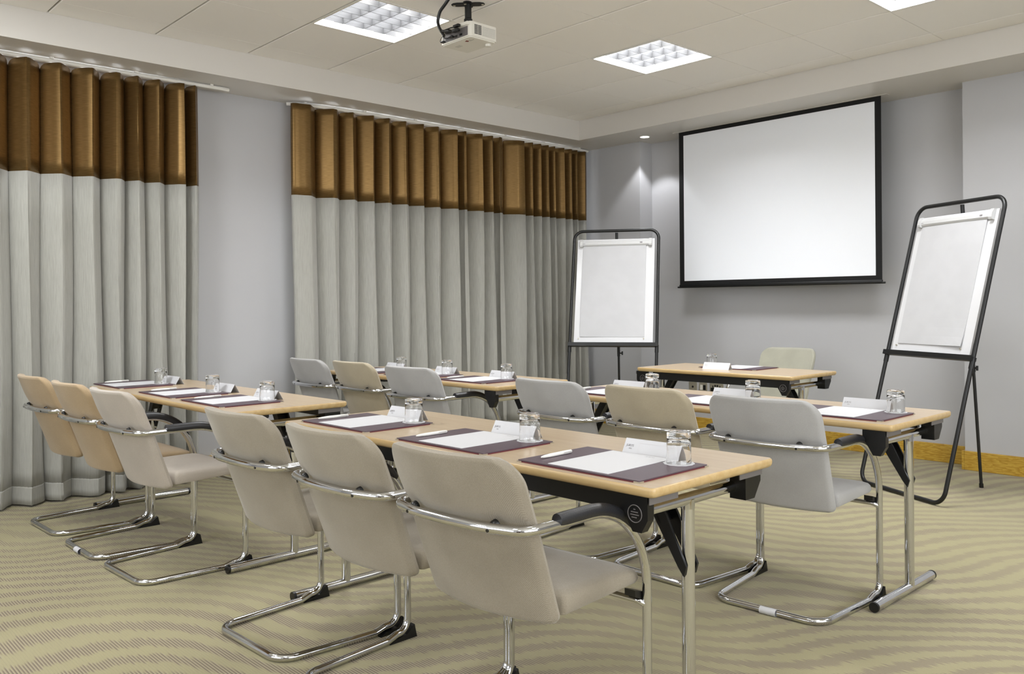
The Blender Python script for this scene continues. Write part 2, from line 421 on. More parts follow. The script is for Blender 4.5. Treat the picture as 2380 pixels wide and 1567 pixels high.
for i, (x, y) in enumerate(LIGHTS):
    t = L0 if i == 0 else copy_tree(L0)
    t.location = (x + 0.3, y + 0.3, ZC); t['label'] = LL[i]; t['group'] = 'louvred ceiling lights'
    if i == 1: screen_side = [c for c in t.children if c.type == 'LIGHT'][0].data.copy(); screen_side.energy = SCREEN_W
    if i in (1, 2): [c for c in t.children if c.type == 'LIGHT'][0].data = screen_side
    if i >= 3:      # fixtures out of view: opal panels added for more light, without the deep louvre
        lt = [c for c in t.children if c.type == 'LIGHT'][0]; lt.location = (0, 0, -0.004)
        for c in list(t.children):
            if c.name.split('.')[0] in ('louvre', 'lamp_tube'): bpy.data.objects.remove(c)
        t['label'] = t['label'].replace('louvred', 'opal'); t['group'] = 'added opal ceiling lights'
        if i == 3: lt.data = lt.data.copy(); lt.data.energy = NEAR_W
    if i == 5:      # the added fixtures outside the view share one wattage
        bright = [c for c in t.children if c.type == 'LIGHT'][0].data.copy(); bright.energy = PANEL_W
    if i >= 5: [c for c in t.children if c.type == 'LIGHT'][0].data = bright
# recessed downlight by the recess corner
t = thing('downlight', 'small round recessed downlight glowing in the soffit left of the screen', 'downlight', (-4.90, 6.10, ZS))
bm = BM(); lathe(bm, [(0.040, 0.0005), (0.041, -0.003), (0.050, -0.003), (0.052, 0.0005)], 28); obj('trim_ring', bm, M['white_metal'], t)
bm = BM(); lathe(bm, [(0, -0.001), (0.039, -0.001)], 24); obj('lamp', bm, M['spot'], t)
ld = bpy.data.lights.new('downlight_beam', 'SPOT'); ld.energy = SPOT_W; ld.spot_size = math.radians(96); ld.spot_blend = 0.35; ld.shadow_soft_size = 0.02; ld.color = (0.95, 0.96, 1.0)
lo = bpy.data.objects.new('downlight_beam', ld); C.objects.link(lo); lo.parent = t; lo.location = (0, 0, -0.02)

# ------------------------------------------------------------------ curtains
def curtain(label, bounds, y_end, z_top, sag, lead=()):
    """bounds: y of every fold crest seen from the room"""
    t = thing('curtain', label, 'curtain', (-5.70, bounds[0], 0), 0, 'two tone curtains')
    ox, oy = -5.70, bounds[0]
    rnd = random.Random(len(bounds))
    path = []   # (y, x, trough 0..1)
    SEG = 22
    amps = [0.056 + 0.012 * rnd.random() for _ in bounds]
    for i in range(len(bounds) - 1):
        a, b = bounds[i], bounds[i + 1]; P = b - a; A = amps[i]
        for k in range(SEG):
            s = k / SEG; ph = 2 * PI * s
            yy = a - 0.30 * P + P * s + 0.115 * P * math.sin(ph) - 0.045 * P * math.sin(2 * ph)
            cx = math.cos(ph); path.append((yy, A * (cx + 0.07 * math.cos(3 * ph)), (1 - cx) / 2, i))
    path.append((bounds[-1] - 0.02, amps[-1] * 0.9, 0, len(bounds) - 2)); path.append((bounds[-1], amps[-1] * 0.5, 0, len(bounds) - 2))
    path = [(path[0][0] - q, amps[0] * r, 0, 0) for q, r in lead] + path
    def col(p, z):
        y, x, tr, i = p
        f = 1.0 + 0.15 * max(0, (2.0 - z) / 2.0)             # folds open towards the floor
        d = 0.008 * math.sin(i * 2.3 + z * 1.7) * (2.6 - z)
        hem = 0.012 * math.sin(i * 3.1 + tr * 5) * max(0, 0.5 - z) * 2
        return (x * f + d * 0.5 + 0.012 * (2.6 - z) * 0.3 + hem, y - oy + d * 0.7)
    def sheet(zlist, top=False):
        bm = BM(); rows = []
        for zi, z in enumerate(zlist):
            r = []
            for p in path:
                X, Y = col(p, z); zz = z
                if z > 2.3:
                    w_ = (z - 2.3) / (z_top - 2.3); zz = z - w_ * sag * (0.5 + 0.8 * abs(math.sin(p[3] * 1.9))) * p[2] ** 5
                r.append(bm.verts.new((X, Y, zz)))
            rows.append(r)
        for A, B in zip(rows, rows[1:]):
            for k in range(len(A) - 1): bm.faces.new((A[k], A[k + 1], B[k + 1], B[k]))
        return bm
    def fin(name, bm, m):
        o = obj(name, bm, m, t); md = o.modifiers.new('thickness', 'SOLIDIFY'); md.thickness = 0.003; md.offset = 0; return o
    fin('gold_top_band', sheet([1.965, 2.05, 2.2, 2.3, 2.38, 2.46, 2.52, 2.58, z_top]), M['gold'])
    fin('grey_panel', sheet([0.115, 0.2, 0.3, 0.5, 0.8, 1.1, 1.4, 1.7, 1.965]), M['linen'])
    fin('hem', sheet([0.012, 0.05, 0.108, 0.117]), M['linen'])
    return t
b1 = [-0.55 + 0.165 * i for i in range(10)] + [1.10, 1.20, 1.367, 1.537, 1.709, 1.859, 1.974, 2.109, 2.25, 2.33]
b2 = [3.205, 3.415, 3.564, 3.735, 3.892, 4.05, 4.217, 4.376, 4.552, 4.656, 4.832, 4.956, 5.072, 5.321, 5.43, 5.53, 5.63, 5.722, 5.838, 5.94, 6.025, 6.148]
curtain('floor length curtain with gold satin top and grey linen below, at the left edge', b1, 2.33, 2.63, 0.085)
curtain('floor length curtain with gold satin top and grey linen below, behind the far left table', b2, 6.15, 2.63, 0.022, ((0.125, 0.35), (0.118, 0.62), (0.10, 0.80), (0.07, 0.86), (0.04, 0.95)))
for lab, pts in (('white curtain track on the soffit above the curtain at the left edge', [(-5.70, -0.62, 2.645), (-5.695, 0.9, 2.645), (-5.66, 2.50, 2.645), (-5.665, 2.545, 2.645)]),
                 ('white curtain track on the soffit above the curtain behind the far left table', [(-5.765, 3.03, 2.643), (-5.72, 3.10, 2.643), (-5.68, 3.35, 2.643), (-5.66, 3.7, 2.643), (-5.655, 6.0, 2.643), (-5.665, 6.17, 2.643)])):
    t = thing('curtain_track', lab, 'curtain track', (0, 0, 0), 0, 'curtain tracks')
    bm = BM(); sweep(bm, fillet(pts, 0.25), 0.0125, n=10); obj('rail', bm, M['white_metal'], t)
    y0, y1 = pts[0][1], pts[-1][1]; k = int((y1 - y0) / 0.5)
    for i in range(k + 1):
        yy = y0 + 0.12 + (y1 - y0 - 0.24) * i / k
        xx = -5.672 if yy > 3.4 or yy < 2.6 else -5.715
        bm = BM(); box(bm, xx - 0.012, xx + 0.018, yy - 0.01, yy + 0.01, 2.653, ZS); obj('bracket', bm, M['white_metal'], t, False)

# ------------------------------------------------------------------ projection screen
t = thing('projection_screen', 'white projection screen with black border hanging on the front wall', 'projection screen', (-3.678, 6.18, 1.285))
H = ZS - 1.285
bm = BM(); prism(bm, [(-0.903, 0.02), (0.903, 0.02), (0.903, H), (-0.903, H)], lambda a, b, d: (a, d, b), -0.0005, 0.0015); 
M['screen_border'] = plain('screen_border', (6, 6, 7), 0.8); o = obj('border', bm, M['screen_border'], t, False)
bm = BM(); prism(bm, [(-0.853, 0.066), (0.856, 0.066), (0.856, H - 0.037), (-0.853, H - 0.037)], lambda a, b, d: (a, d, b), -0.0025, -0.0008); obj('canvas', bm, M['screen'], t, False)
bm = BM(); box(bm, -0.905, 0.905, -0.009, 0.012, 0.010, 0.034, bev=0.004); sweep(bm, [(-0.925, 0.0, 0.012), (0.925, 0.0, 0.012)], 0.0075, n=10); obj('bottom_bar', bm, M['black'], t)
bm = BM(); box(bm, -0.955, 0.955, -0.02, 0.03, H - 0.003, H); obj('ceiling_slot', bm, M['soffit'], t, False)

# ------------------------------------------------------------------ wall sockets
for x0, x1, lab, kind in ((-4.665, -4.58, 'brass blank wall plate, leftmost of the three plates behind the presenter table', 'blank'),
                    (-4.555, -4.47, 'brass network wall plate, middle of the three plates behind the presenter table', 'data'),
                    (-4.44, -4.30, 'brass double power socket, rightmost of the three plates behind the presenter table', 'power')):
    xm = (x0 + x1) / 2; t = thing('wall_socket', lab, 'wall socket', (xm, YF, 0.40), 0, 'wall plates behind the presenter table')
    hw = (x1 - x0) / 2
    bm = BM(); prism(bm, rrect(hw, 0.043, 0.004, 3), lambda a, b, d: (a, d, b), -0.006, 0.0); obj('face_plate', bm, M['steel'], t, False)
    if kind == 'blank':
        bm = BM(); lathe(bm, [(0, 0.003), (0.009, 0.003), (0.010, 0)], 16); o = obj('knob', bm, M['blackp'], t, loc=(0, -0.006, 0), rot=(PI / 2, 0, 0))
    elif kind == 'data':
        for sx, m in ((-0.016, 'white_plastic'), (0.016, 'blackp')):
            bm = BM(); box(bm, sx - 0.013, sx + 0.013, -0.009, -0.006, -0.022, 0.022); obj('outlet', bm, M[m], t, False)
    else:
        for sx in (-0.037, 0.037):
            bm = BM()
            box(bm, sx - 0.0045, sx + 0.0045, -0.008, -0.006, 0.0, 0.024); box(bm, sx - 0.019, sx - 0.008, -0.008, -0.006, -0.022, -0.006); box(bm, sx + 0.008, sx + 0.019, -0.008, -0.006, -0.022, -0.006)
            box(bm, sx - 0.023, sx + 0.023, -0.0072, -0.006, -0.028, 0.004)
            obj('outlet', bm, M['blackp'], t, False)
        for sx in (-0.012, 0.012):
            bm = BM(); box(bm, sx - 0.006, sx + 0.006, -0.011, -0.006, 0.014, 0.032); obj('switch', bm, M['blackp'], t, False)

# ------------------------------------------------------------------ projector
pj = thing('projector', 'white ceiling mounted projector with grey vents, cables plugged in at its back', 'projector', (-3.668, 3.033, 2.60))
bm = BM()
prism(bm, rrect(0.128, 0.097, 0.016, 5), lambda a, b, d: (a, b, d), 0.006, 0.085)
prism(bm, rrect(0.122, 0.091, 0.014, 5), lambda a, b, d: (a, b, d), 0.0, 0.006)
o = obj('body', bm, M['white_plastic'], pj, False)
bm = BM(); box(bm, -0.112, 0.108, -0.0985, -0.094, 0.012, 0.062, bev=0.002); obj('connector_panel', bm, M['grey_metal'], pj, False)
bm = BM(); box(bm, -0.118, 0.122, -0.112, -0.090, 0.064, 0.083, bev=0.004); obj('rear_hood', bm, M['white_plastic'], pj)
for k in range(7):
    for j in range(2):
        z = 0.022 + k * 0.0075; y = -0.067 + j * 0.026
        bm = BM(); box(bm, 0.1265, 0.1292, y, y + 0.023, z, z + 0.0042); obj('vent_slot', bm, M['blackp'], pj, False)
for k in range(7):
    z = 0.022 + k * 0.0075; bm = BM(); box(bm, 0.1265, 0.1288, -0.012, 0.082, z, z + 0.0012); obj('side_rib', bm, M['grey_metal'], pj, False)
for (a, b) in ((-0.08, -0.05), (-0.045, -0.02), (0.0, 0.02), (0.04, 0.062)):
    bm = BM(); box(bm, a, b, -0.1, -0.098, 0.02, 0.032); obj('port', bm, M['blackp'], pj, False)
bm = BM(); lathe(bm, [(0, -0.012), (0.016, -0.012), (0.018, 0), (0.018, 0.003)], 20); obj('foot', bm, M['white_plastic'], pj, loc=(0.078, 0.072, 0))
bm = BM(); sweep(bm, [(-0.05, 0.09, 0.045), (-0.05, 0.118, 0.045)], 0.026, n=24); obj('lens', bm, M['blackp'], pj)
bm = BM(); prism(bm, [(-0.01, -0.006), (0.012, -0.012), (0.014, 0.004), (0.0, 0.010)], lambda a, b, d: (0.045 + a, -0.052 + b, d), -0.0006, 0.0); obj('badge', bm, M['red'], pj, False)
bm = BM(); box(bm, 0.066, 0.098, -0.047, -0.0445, -0.0006, 0.0); box(bm, 0.068, 0.080, -0.057, -0.0545, -0.0006, 0.0); obj('printed_label', bm, M['ink'], pj, False)
bm = BM()
for i in range(5):
    for j in range(3): lathe(bm, [(0, -0.0006), (0.002, -0.0006), (0.002, 0)], 8, (-0.075 + i * 0.009, -0.035 + j * 0.009, 0))
obj('speaker_holes', bm, M['ink'], pj, False)
mt = thing('projector_mount', 'black steel ceiling bracket that carries the projector', 'bracket', (-3.70, 3.055, 2.685))
bm = BM(); zt = ZC - 2.685
pl = []
for k in range(32):
    a = 2 * PI * k / 32; r = 0.034 + 0.060 * max(0, math.cos(2 * (a - 0.75))) ** 1.6 + 0.02 * max(0, -math.cos(2 * (a - 0.75))); pl.append((r * math.cos(a), r * math.sin(a)))
prism(bm, pl, lambda a, b, d: (a, b, d), zt - 0.006, zt); obj('ceiling_plate', bm, M['black'], mt, False)
bm = BM(); lathe(bm, [(0, 0.05), (0.024, 0.05), (0.024, 0.07), (0.019, 0.074), (0.019, zt - 0.006)], 20); obj('post', bm, M['black'], mt)
bm = BM(); box(bm, -0.028, 0.028, -0.022, 0.022, 0.012, 0.052, bev=0.005); obj('swivel_block', bm, M['black'], mt)
bm = BM()
for s in (-1, 1):
    sweep(bm, fillet([(0.018 * s, -0.045, 0.002), (0.018 * s, -0.045, 0.032), (0.062 * s, -0.045, 0.032), (0.062 * s, -0.045, 0.002)], 0.008, True, 4), 0.0045, True, 8)
box(bm, -0.02, 0.02, -0.05, -0.022, 0.004, 0.034); box(bm, -0.055, 0.055, -0.045, 0.045, 0.0, 0.005)
obj('cradle', bm, M['black'], mt, False)
for x, y in ((0.06, 0.055), (-0.06, -0.05), (0.0, -0.02)):
    bm = BM(); lathe(bm, [(0, -0.004), (0.006, -0.003), (0.008, 0)], 14); obj('screw', bm, M['steel'], mt, loc=(x, y, zt - 0.006))
cb = thing('cable_bundle', 'black cable bundle hanging from the ceiling into the projector', 'cable', (-3.86, 2.90, 2.60))
def cabl(name, pts, r):
    bm = BM(); sweep(bm, fillet(pts, 0.06, seg=6), r, n=8); obj(name, bm, M['blackp'], cb)
cabl('main_cable', [(0.185, 0.01, ZC - 2.60), (0.150, 0.005, 0.212), (0.105, 0.0, 0.180), (0.084, 0.0, 0.140), (0.090, 0.0, 0.100), (0.118, 0.0, 0.062), (0.140, 0.0, 0.035)], 0.0088)
cabl('power_cable', [(0.108, 0.0, 0.078), (0.135, 0.0, 0.066), (0.20, 0.0, 0.066), (0.25, 0.012, 0.066)], 0.0034)
cabl('video_cable', [(0.112, 0.0, 0.070), (0.145, -0.004, 0.056), (0.20, -0.002, 0.046), (0.262, 0.012, 0.040)], 0.0044)
cabl('signal_cable', [(0.130, 0.0, 0.045), (0.138, 0.0, 0.024), (0.170, 0.0, 0.016), (0.215, 0.012, 0.016)], 0.0032)
cabl('thin_lead', [(0.130, 0.0, 0.040), (0.105, 0.0, 0.020), (0.098, 0.004, 0.010), (0.120, 0.014, 0.006)], 0.0016)
for x, z, l, hh in ((0.222, 0.066, 0.046, 0.0075), (0.150, 0.053, 0.040, 0.0085), (0.215, 0.044, 0.045, 0.0095), (0.180, 0.017, 0.032, 0.006), (0.112, 0.006, 0.026, 0.0045)):
    bm = BM(); box(bm, x, x + l, -0.006, 0.014, z - hh, z + hh, bev=0.003); obj('plug', bm, M['blackp'], cb)

# ------------------------------------------------------------------ flip charts
def flipchart(label, x, y, hd, tilt, curl):
    t = thing('flip_chart', label, 'flip chart', (x, y, 0), hd, 'flip chart easels')
    up = Vector((0, math.sin(tilt), math.cos(tilt))); nf = Vector((0, -math.cos(tilt), math.sin(tilt)))
    def P(a, b, d=0.0): return Vector((a, 0, 0)) + up * b + nf * d
    bm = BM(); sweep(bm, fillet([P(-.35, .016), P(.35, .016), P(.35, 1.83), P(-.35, 1.83)], 0.075, True, 8), 0.0125, True, 12); obj('frame', bm, M['black'], t)
    bm = BM(); prism(bm, [(-.318, .872), (.318, .872), (.318, 1.755), (-.318, 1.755)], lambda a, b, d: P(a, b, d), -0.012, 0.0); obj('board', bm, M['board'], t, False)
    bm = BM(); prism(bm, [(-.36, .845), (.36, .845), (.36, .868), (-.36, .868)], lambda a, b, d: P(a, b, d), -0.014, 0.03)
    prism(bm, [(-.36, .868), (.36, .868), (.36, .875), (-.36, .875)], lambda a, b, d: P(a, b, d), 0.026, 0.03); obj('pen_tray', bm, M['black'], t, False)
    # clamp bar
    bm = BM(); prism(bm, [(0.0, 1.695), (0.012, 1.695), (0.020, 1.705), (0.020, 1.725), (0.010, 1.745), (0.0, 1.748)], lambda a, b, d: P(d, b, a), -.285, .285); 
    cl = obj('clamp_bar', bm, M['clamp'], t, False)
    for a, b in ((-.297, -.272), (.272, .297)):
        bm = BM(); prism(bm, [(0.0, 1.688), (0.022, 1.688), (0.028, 1.70), (0.028, 1.73), (0.018, 1.752), (0, 1.752)], lambda u, v, d: P(d, v, u), a, b); obj('end_cap', bm, M['clamp'], cl, False)
    for b0, b1, a in ((1.711, 1.714, -.2725), (1.712, 1.722, .20)):
        bm = BM(); prism(bm, [(a, b0), (a + 0.02, b0), (a + 0.02, b1), (a, b1)], lambda u, v, d: P(u, v, d), 0.0200, 0.0206); obj('clamp_mark', bm, M['ink'], cl, False)
    # paper pad: sheets hang freely, a little curled at the foot
    bm = BM(); n = 14; rows = []
    for k in range(n + 1):
        b = 1.705 - (1.705 - 0.925) * k / n; r = []
        for j in range(7):
            a = -.27 + .52 * j / 6; s = k / n
            d = 0.006 + 0.004 * math.sin(3 * s + j * 0.4) + curl * max(0, s - 0.75) ** 2 * 4 * (j / 6) ** 2
            r.append(bm.verts.new(P(a, b, d)))
        rows.append(r)
    for A, B in zip(rows, rows[1:]):
        for j in range(6): bm.faces.new((A[j], A[j + 1], B[j + 1], B[j]))
    o = obj('paper_pad', bm, M['chart_paper'], t, False); md = o.modifiers.new('thickness', 'SOLIDIFY'); md.thickness = 0.005
    for a in (-.28, .245):
        bm = BM(); sweep(bm, [P(a, 0.912, 0), P(a, 0.912, 0.008)], 0.005, n=12); obj('stud', bm, M['steel'], t)
    # rear leg with clamp knob
    foot = Vector((0.0, 0.62, 0.0)); hinge = P(0, 1.82, -0.02); mid = foot.lerp(hinge, 0.425)
    bm = BM(); sweep(bm, [foot, mid], 0.0095, n=10); sweep(bm, [foot.lerp(hinge, 0.41), hinge], 0.012, n=10); lg = obj('rear_leg', bm, M['black'], t)
    bm = BM(); sweep(bm, [foot, foot.lerp(hinge, 0.015)], 0.013, n=12); obj('rubber_foot', bm, M['blackp'], lg)
    bm = BM(); sweep(bm, [mid, mid + Vector((0.03, 0, 0))], 0.005, n=8); sweep(bm, [mid + Vector((0.03, 0, -0.015)), mid + Vector((0.03, 0, 0.015))], 0.007, n=8); obj('knob', bm, M['blackp'], lg)
    for s in (-1, 1):   # rings where the tubes are joined below the tray
        bm = BM(); sweep(bm, [P(.35 * s, .80), P(.35 * s, .86)], 0.0150, n=14); obj('sleeve', bm, M['black'], t)
    return t
flipchart('flip chart easel with blank pad standing left of the screen', -4.394, 5.005, 0.5698, 0.2718, 0.0)
flipchart('flip chart easel with blank curling pad standing right of the screen', -2.224, 5.145, math.atan2(-.195, .392), math.radians(15), 0.05)

# ------------------------------------------------------------------ tables
TZ = 0.709
def table(label, x, y, L, W, rz, rail_near, emblem=False, clips=False):
    """x,y: near right corner; local frame: origin near right corner, -x along the length, +y depth"""
    t = thing('folding_table', label, 'table', (x, y, 0), rz)
    t0 = TZ - 0.026
    bm = BM()
    poly = rrect(L / 2 - 0.004, W / 2 - 0.004, 0.012, 4)
    prism(bm, poly, lambda a, b, d: (a - L / 2, b + W / 2, d), TZ - 0.0006, TZ + 0.0); top = obj('tabletop', bm, M['beech'], t, False)
    bm = BM(); rings = []
    for ins, z in ((0.004, TZ - 0.0003), (0.0012, TZ - 0.003), (0.0, TZ - 0.008), (0.0005, TZ - 0.016), (0.003, TZ - 0.022), (0.008, t0)):
        rings.append([bm.verts.new((a - L / 2, b + W / 2, z)) for a, b in rrect(L / 2 - ins, W / 2 - ins, 0.014, 4)])
    for A, B in zip(rings, rings[1:]):
        for k in range(len(A)): bm.faces.new((A[k], A[(k + 1) % len(A)], B[(k + 1) % len(A)], B[k]))
    bm.faces.new(rings[-1]); bm.faces.new(rings[0]); obj('edge_band', bm, M['edge'], top)
    ry = 0.045 if rail_near else W - 0.045
    bm = BM(); box(bm, -L + 0.118, -0.118, ry - 0.012, ry + 0.012, t0 - 0.052, t0, bev=0.002); obj('side_rail', bm, M['black'], t, False)
    for s in (0, 1):                      # the two ends
        xe = -0.080 if s == 0 else -L + 0.030; inn = -1 if s == 0 else 1
        for yb, yd in ((0.022, 1), (W - 0.022, -1)):
            bm = BM()
            if yd == 1:
                pf = [(-0.046, 0), (0.042, 0), (0.042, -0.062), (0.022, -0.096), (-0.006, -0.096), (-0.046, -0.030)]
                pf = [(-0.004 * inn + a * (-inn), b) for a, b in pf]
                prism(bm, pf, lambda a, b, d: (xe + a, yb + d, t0 + b), 0.0, 0.026)
            else:
                pf = [(0.0, 0), (0.0, -0.040), (0.034, -0.086), (0.082, -0.086), (0.082, 0)]
                prism(bm, pf, lambda a, b, d: (xe - inn * 0.022 + d, yb - a, t0 + b), -0.026, 0.026)
            br = obj('corner_bracket', bm, M['blackp'], t, False)
            bm = BM(); box(bm, xe - inn * 0.050, xe - inn * 0.053, yb, yb + yd * 0.12, t0 - 0.022, t0 - 0.001); obj('flange', bm, M['grey_metal'], br, False)
            if emblem and yd == 1:
                bm = BM()
                pts = [(xe + 0.006 + 0.022 * math.cos(a), yb - 0.0005, t0 - 0.050 + 0.022 * math.sin(a)) for a in [2 * PI * k / 24 for k in range(24)]]
                sweep(bm, pts, 0.0012, True, 6)
                for k, (u0, u1) in enumerate(((-0.004, 0.002), (-0.012, 0.010), (-0.014, 0.013), (-0.010, 0.006))):
                    z = t0 - 0.039 - k * 0.0068; box(bm, xe + 0.006 + u0, xe + 0.006 + u1, yb - 0.0012, yb, z - 0.0012, z + 0.0012)
                obj('emblem', bm, M['grey_metal'], br, False)
        zb = t0 - 0.052; yp = W / 2 + (-0.03 if rail_near else 0.05)
        bm = BM(); sweep(bm, [(xe, 0.040, zb), (xe, W - 0.085, zb)], 0.0168, n=14); obj('cross_bar', bm, M['chrome'], t)
        bm = BM(); sweep(bm, [(xe, yp, 0.03), (xe, yp, zb)], 0.0185, n=18); lg = obj('leg', bm, M['chrome'], t)
        bm = BM(); sweep(bm, [(xe, yp, zb - 0.026), (xe, yp, zb)], [0.0195, 0.0185], n=18); obj('weld_collar', bm, M['chrome'], lg)
        bm = BM(); sweep(bm, [(xe, 0.022, 0.021), (xe, W - 0.022, 0.021)], 0.0185, n=18, caps=False); ft = obj('foot_tube', bm, M['chrome'], t)
        for yy, d in ((0.014, 0.008), (W - 0.014, -0.008)):
            bm = BM(); sweep(bm, [(xe, yy, 0.021), (xe, yy + d * 1.4, 0.021)], 0.0188, n=18); obj('end_cap', bm, M['blackp'], ft)
        # folding brace: two flat arms down to a rivet on the leg, channel above
        for yo in (-0.030, 0.022):
            bm = BM()
            pa = [(xe + 0.012 * inn * -0.5, 0.425), (xe + inn * 0.012, 0.447), (xe + inn * 0.155, 0.672), (xe + inn * 0.108, 0.672), (xe + inn * 0.050, 0.580), (xe + inn * 0.012 - inn * 0.026, 0.452)]
            prism(bm, pa, lambda a, b, d: (a, yp + d, b), yo, yo + 0.008); obj('brace_arm', bm, M['black'], t, False)
        bm = BM(); prism(bm, [(0.068, 0.560), (0.072, 0.556), (0.148, 0.672), (0.138, 0.672)], lambda a, b, d: (xe + inn * a, yp + d, b), -0.03, 0.03); obj('brace_channel', bm, M['black'], t, False)
        bm = BM(); sweep(bm, [(xe + inn * 0.004, yp - 0.027, 0.438), (xe + inn * 0.004, yp + 0.027, 0.438)], 0.0055, n=12); obj('rivet', bm, M['steel'], t)
    if clips:
        for yy in (0.12, 0.165):
            bm = BM(); prism(bm, [(-0.012, 0), (0.016, 0), (0.016, -0.012), (0.004, -0.018), (0.004, -0.034), (-0.006, -0.034), (-0.006, -0.018), (-0.012, -0.012)], lambda a, b, d: (-0.03 + d, yy + a, t0 + b), 0, 0.02); obj('linking_clip', bm, M['blackp'], t, False)
    return t
TABLES = {
 'A': ('long beech folding table nearest the camera, set with three places', -1.3136, 1.6568, 1.798, 0.581, 0.0245, True, True, False, 'the nearest table'),
 'B': ('long beech folding table directly behind the nearest one, by the right flip chart', -1.3662, 3.1144, 1.798, 0.581, 0.0119, False, False, False, 'the right-hand table of the second row'),
 'C': ('long beech folding table at the left, in front of the left edge curtain', -3.5207, 1.5811, 1.798, 0.581, 0.0217, False, False, True, 'the left table of the first row'),
 'D': ('long beech folding table farthest left, in front of the wide curtain', -3.5390, 3.1007, 1.798, 0.581, 0.0125, False, False, False, 'the left table of the second row'),
 'E': ('shorter beech folding table for the presenter, below the screen', -2.6757, 4.7217, 1.195, 0.581, 0.0124, True, True, False, 'the presenter table')}
for k, v in TABLES.items(): table(*v[:9])

# ------------------------------------------------------------------ chairs
def yc(z):          # centre line of the back seen from the side
    return -0.173 - 0.091 * (z - 0.39) / 0.25 if z < 0.64 else -0.264 - 0.066 * (z - 0.64) / 0.16
def bow(z): return 0.052
def pillow_back(th=0.036):
    """closed cushion following the curved back, pinched where the tube crosses it"""
    bm = BM(); z0, z1 = 0.386, 0.815; W_ = 0.228; nu, nv = 34, 46
    def hw(z):
        R_, d = 0.074, z1 - z
        w_ = W_ * (1.0 - 0.045 * (1 - (z - z0) / (z1 - z0)))
        if d < R_: w_ -= R_ - math.sqrt(max(0, R_ * R_ - (R_ - d) ** 2))
        r2, d2 = 0.026, z - z0
        if d2 < r2: w_ -= r2 - math.sqrt(max(0, r2 * r2 - (r2 - d2) ** 2))
        return w_
    grids = []
    for side in (-1, 1):
        rows = []
        for j in range(nv + 1):
            v = (1 - math.cos(PI * j / nv)) / 2; v = 0.45 * v + 0.55 * j / nv; z = z0 + (z1 - z0) * v; h_ = hw(z); r = []
            for i in range(nu + 1):
                u = -math.cos(PI * i / nu); u = 0.6 * u + 0.4 * (-1 + 2 * i / nu); x = u * h_
                if side == 1 and (i in (0, nu) or j in (0, nv)): r.append(grids[0][j][i]); continue
                dd = min(h_ - abs(x), z - z0, z1 - z, 0.014) / 0.014
                t_ = math.sqrt(max(0, 1 - (1 - dd) ** 2)); o = side * th / 2 * t_
                if side == -1:
                    o += t_ * (0.010 * math.exp(-((z - 0.640) / 0.018) ** 2) - 0.005 * math.exp(-((z - 0.715) / 0.05) ** 2) * (1 - abs(u)) ** 0.3)
                    o += t_ * 0.007 * (math.exp(-((abs(x) - 0.144) / 0.016) ** 2 - ((z - 0.655) / 0.018) ** 2))
                else: o += t_ * 0.004 * (1 - u * u)
                r.append(bm.verts.new((x, yc(z) + bow(z) * (x / 0.232) ** 2 + o, z)))
            rows.append(r)
        grids.append(rows)
    for rows in grids:
        for A, B in zip(rows, rows[1:]):
            for i in range(nu):
                q = [A[i], A[i + 1], B[i + 1], B[i]]
                if len(set(q)) == 4: bm.faces.new(q)
    return bm
def pillow_seat():
    bm = BM(); y0, y1 = -0.105, 0.222; h = (y1 - y0) / 2; ym = (y0 + y1) / 2
    pts = rrect(0.226, h, 0, 8, rs=[0.050, 0.050, 0.01, 0.01]); base = []
    for i in range(len(pts)):
        a, b = Vector(pts[i]), Vector(pts[(i + 1) % len(pts)]); k = max(1, int((b - a).length / 0.03))
        for j in range(k): base.append(a.lerp(b, j / k))
    def f(p, z):
        y = ym + p[1]; s = (y - y0) / (y1 - y0); back = min(1, max(0, 1 - s * 3)) * -0.045 * (1 - (p[0] / 0.232) ** 2)
        zz = z + 0.012 * (1 - s) * 0 - 0.020 * max(0, s - 0.72) ** 2 * 12 * (1 if z > 0.43 else 0.2) + (0.014 * s if z < 0.42 else 0)
        return Vector((p[0] * (0.955 + 0.045 * s), y + back, zz))
    rings = []
    for s, z in ((0.2, 0.402), (0.6, 0.401), (0.92, 0.40), (0.98, 0.403), (1.0, 0.411), (1.0, 0.435), (0.985, 0.447), (0.95, 0.454), (0.85, 0.458), (0.6, 0.459), (0.2, 0.458)):
        rings.append([bm.verts.new(f(p * s, z)) for p in base])
    n = len(base)
    for A, B in zip(rings, rings[1:]):
        for k in range(n): bm.faces.new((A[k], A[(k + 1) % n], B[(k + 1) % n], B[k]))
    bm.faces.new(rings[0]); bm.faces.new(rings[-1]); return bm
FR = 0.0128
ZT = 0.640
def frame_path():
    R = [((0.0, -0.256, 0.0140), 0), ((0.214, -0.256, 0.0140), 0.070), ((0.244, 0.095, 0.0140), 0.05), ((0.247, 0.137, 0.027), 0.05), ((0.251, 0.189, 0.029), 0.055), ((0.252, 0.191, 0.643), 0.23),
         ((0.241, -0.140, 0.641), 0.22), ((0.232, -0.264, ZT), 0.052), ((0.12, -0.294, ZT), 0.3), ((0.0, -0.299, ZT), 0)]
    Lh = [((-p[0], p[1], p[2]), r) for p, r in R[1:-1]][::-1]
    A = R + Lh
    return fillet([p for p, r in A], [r for p, r in A], True, 12, 0.8)
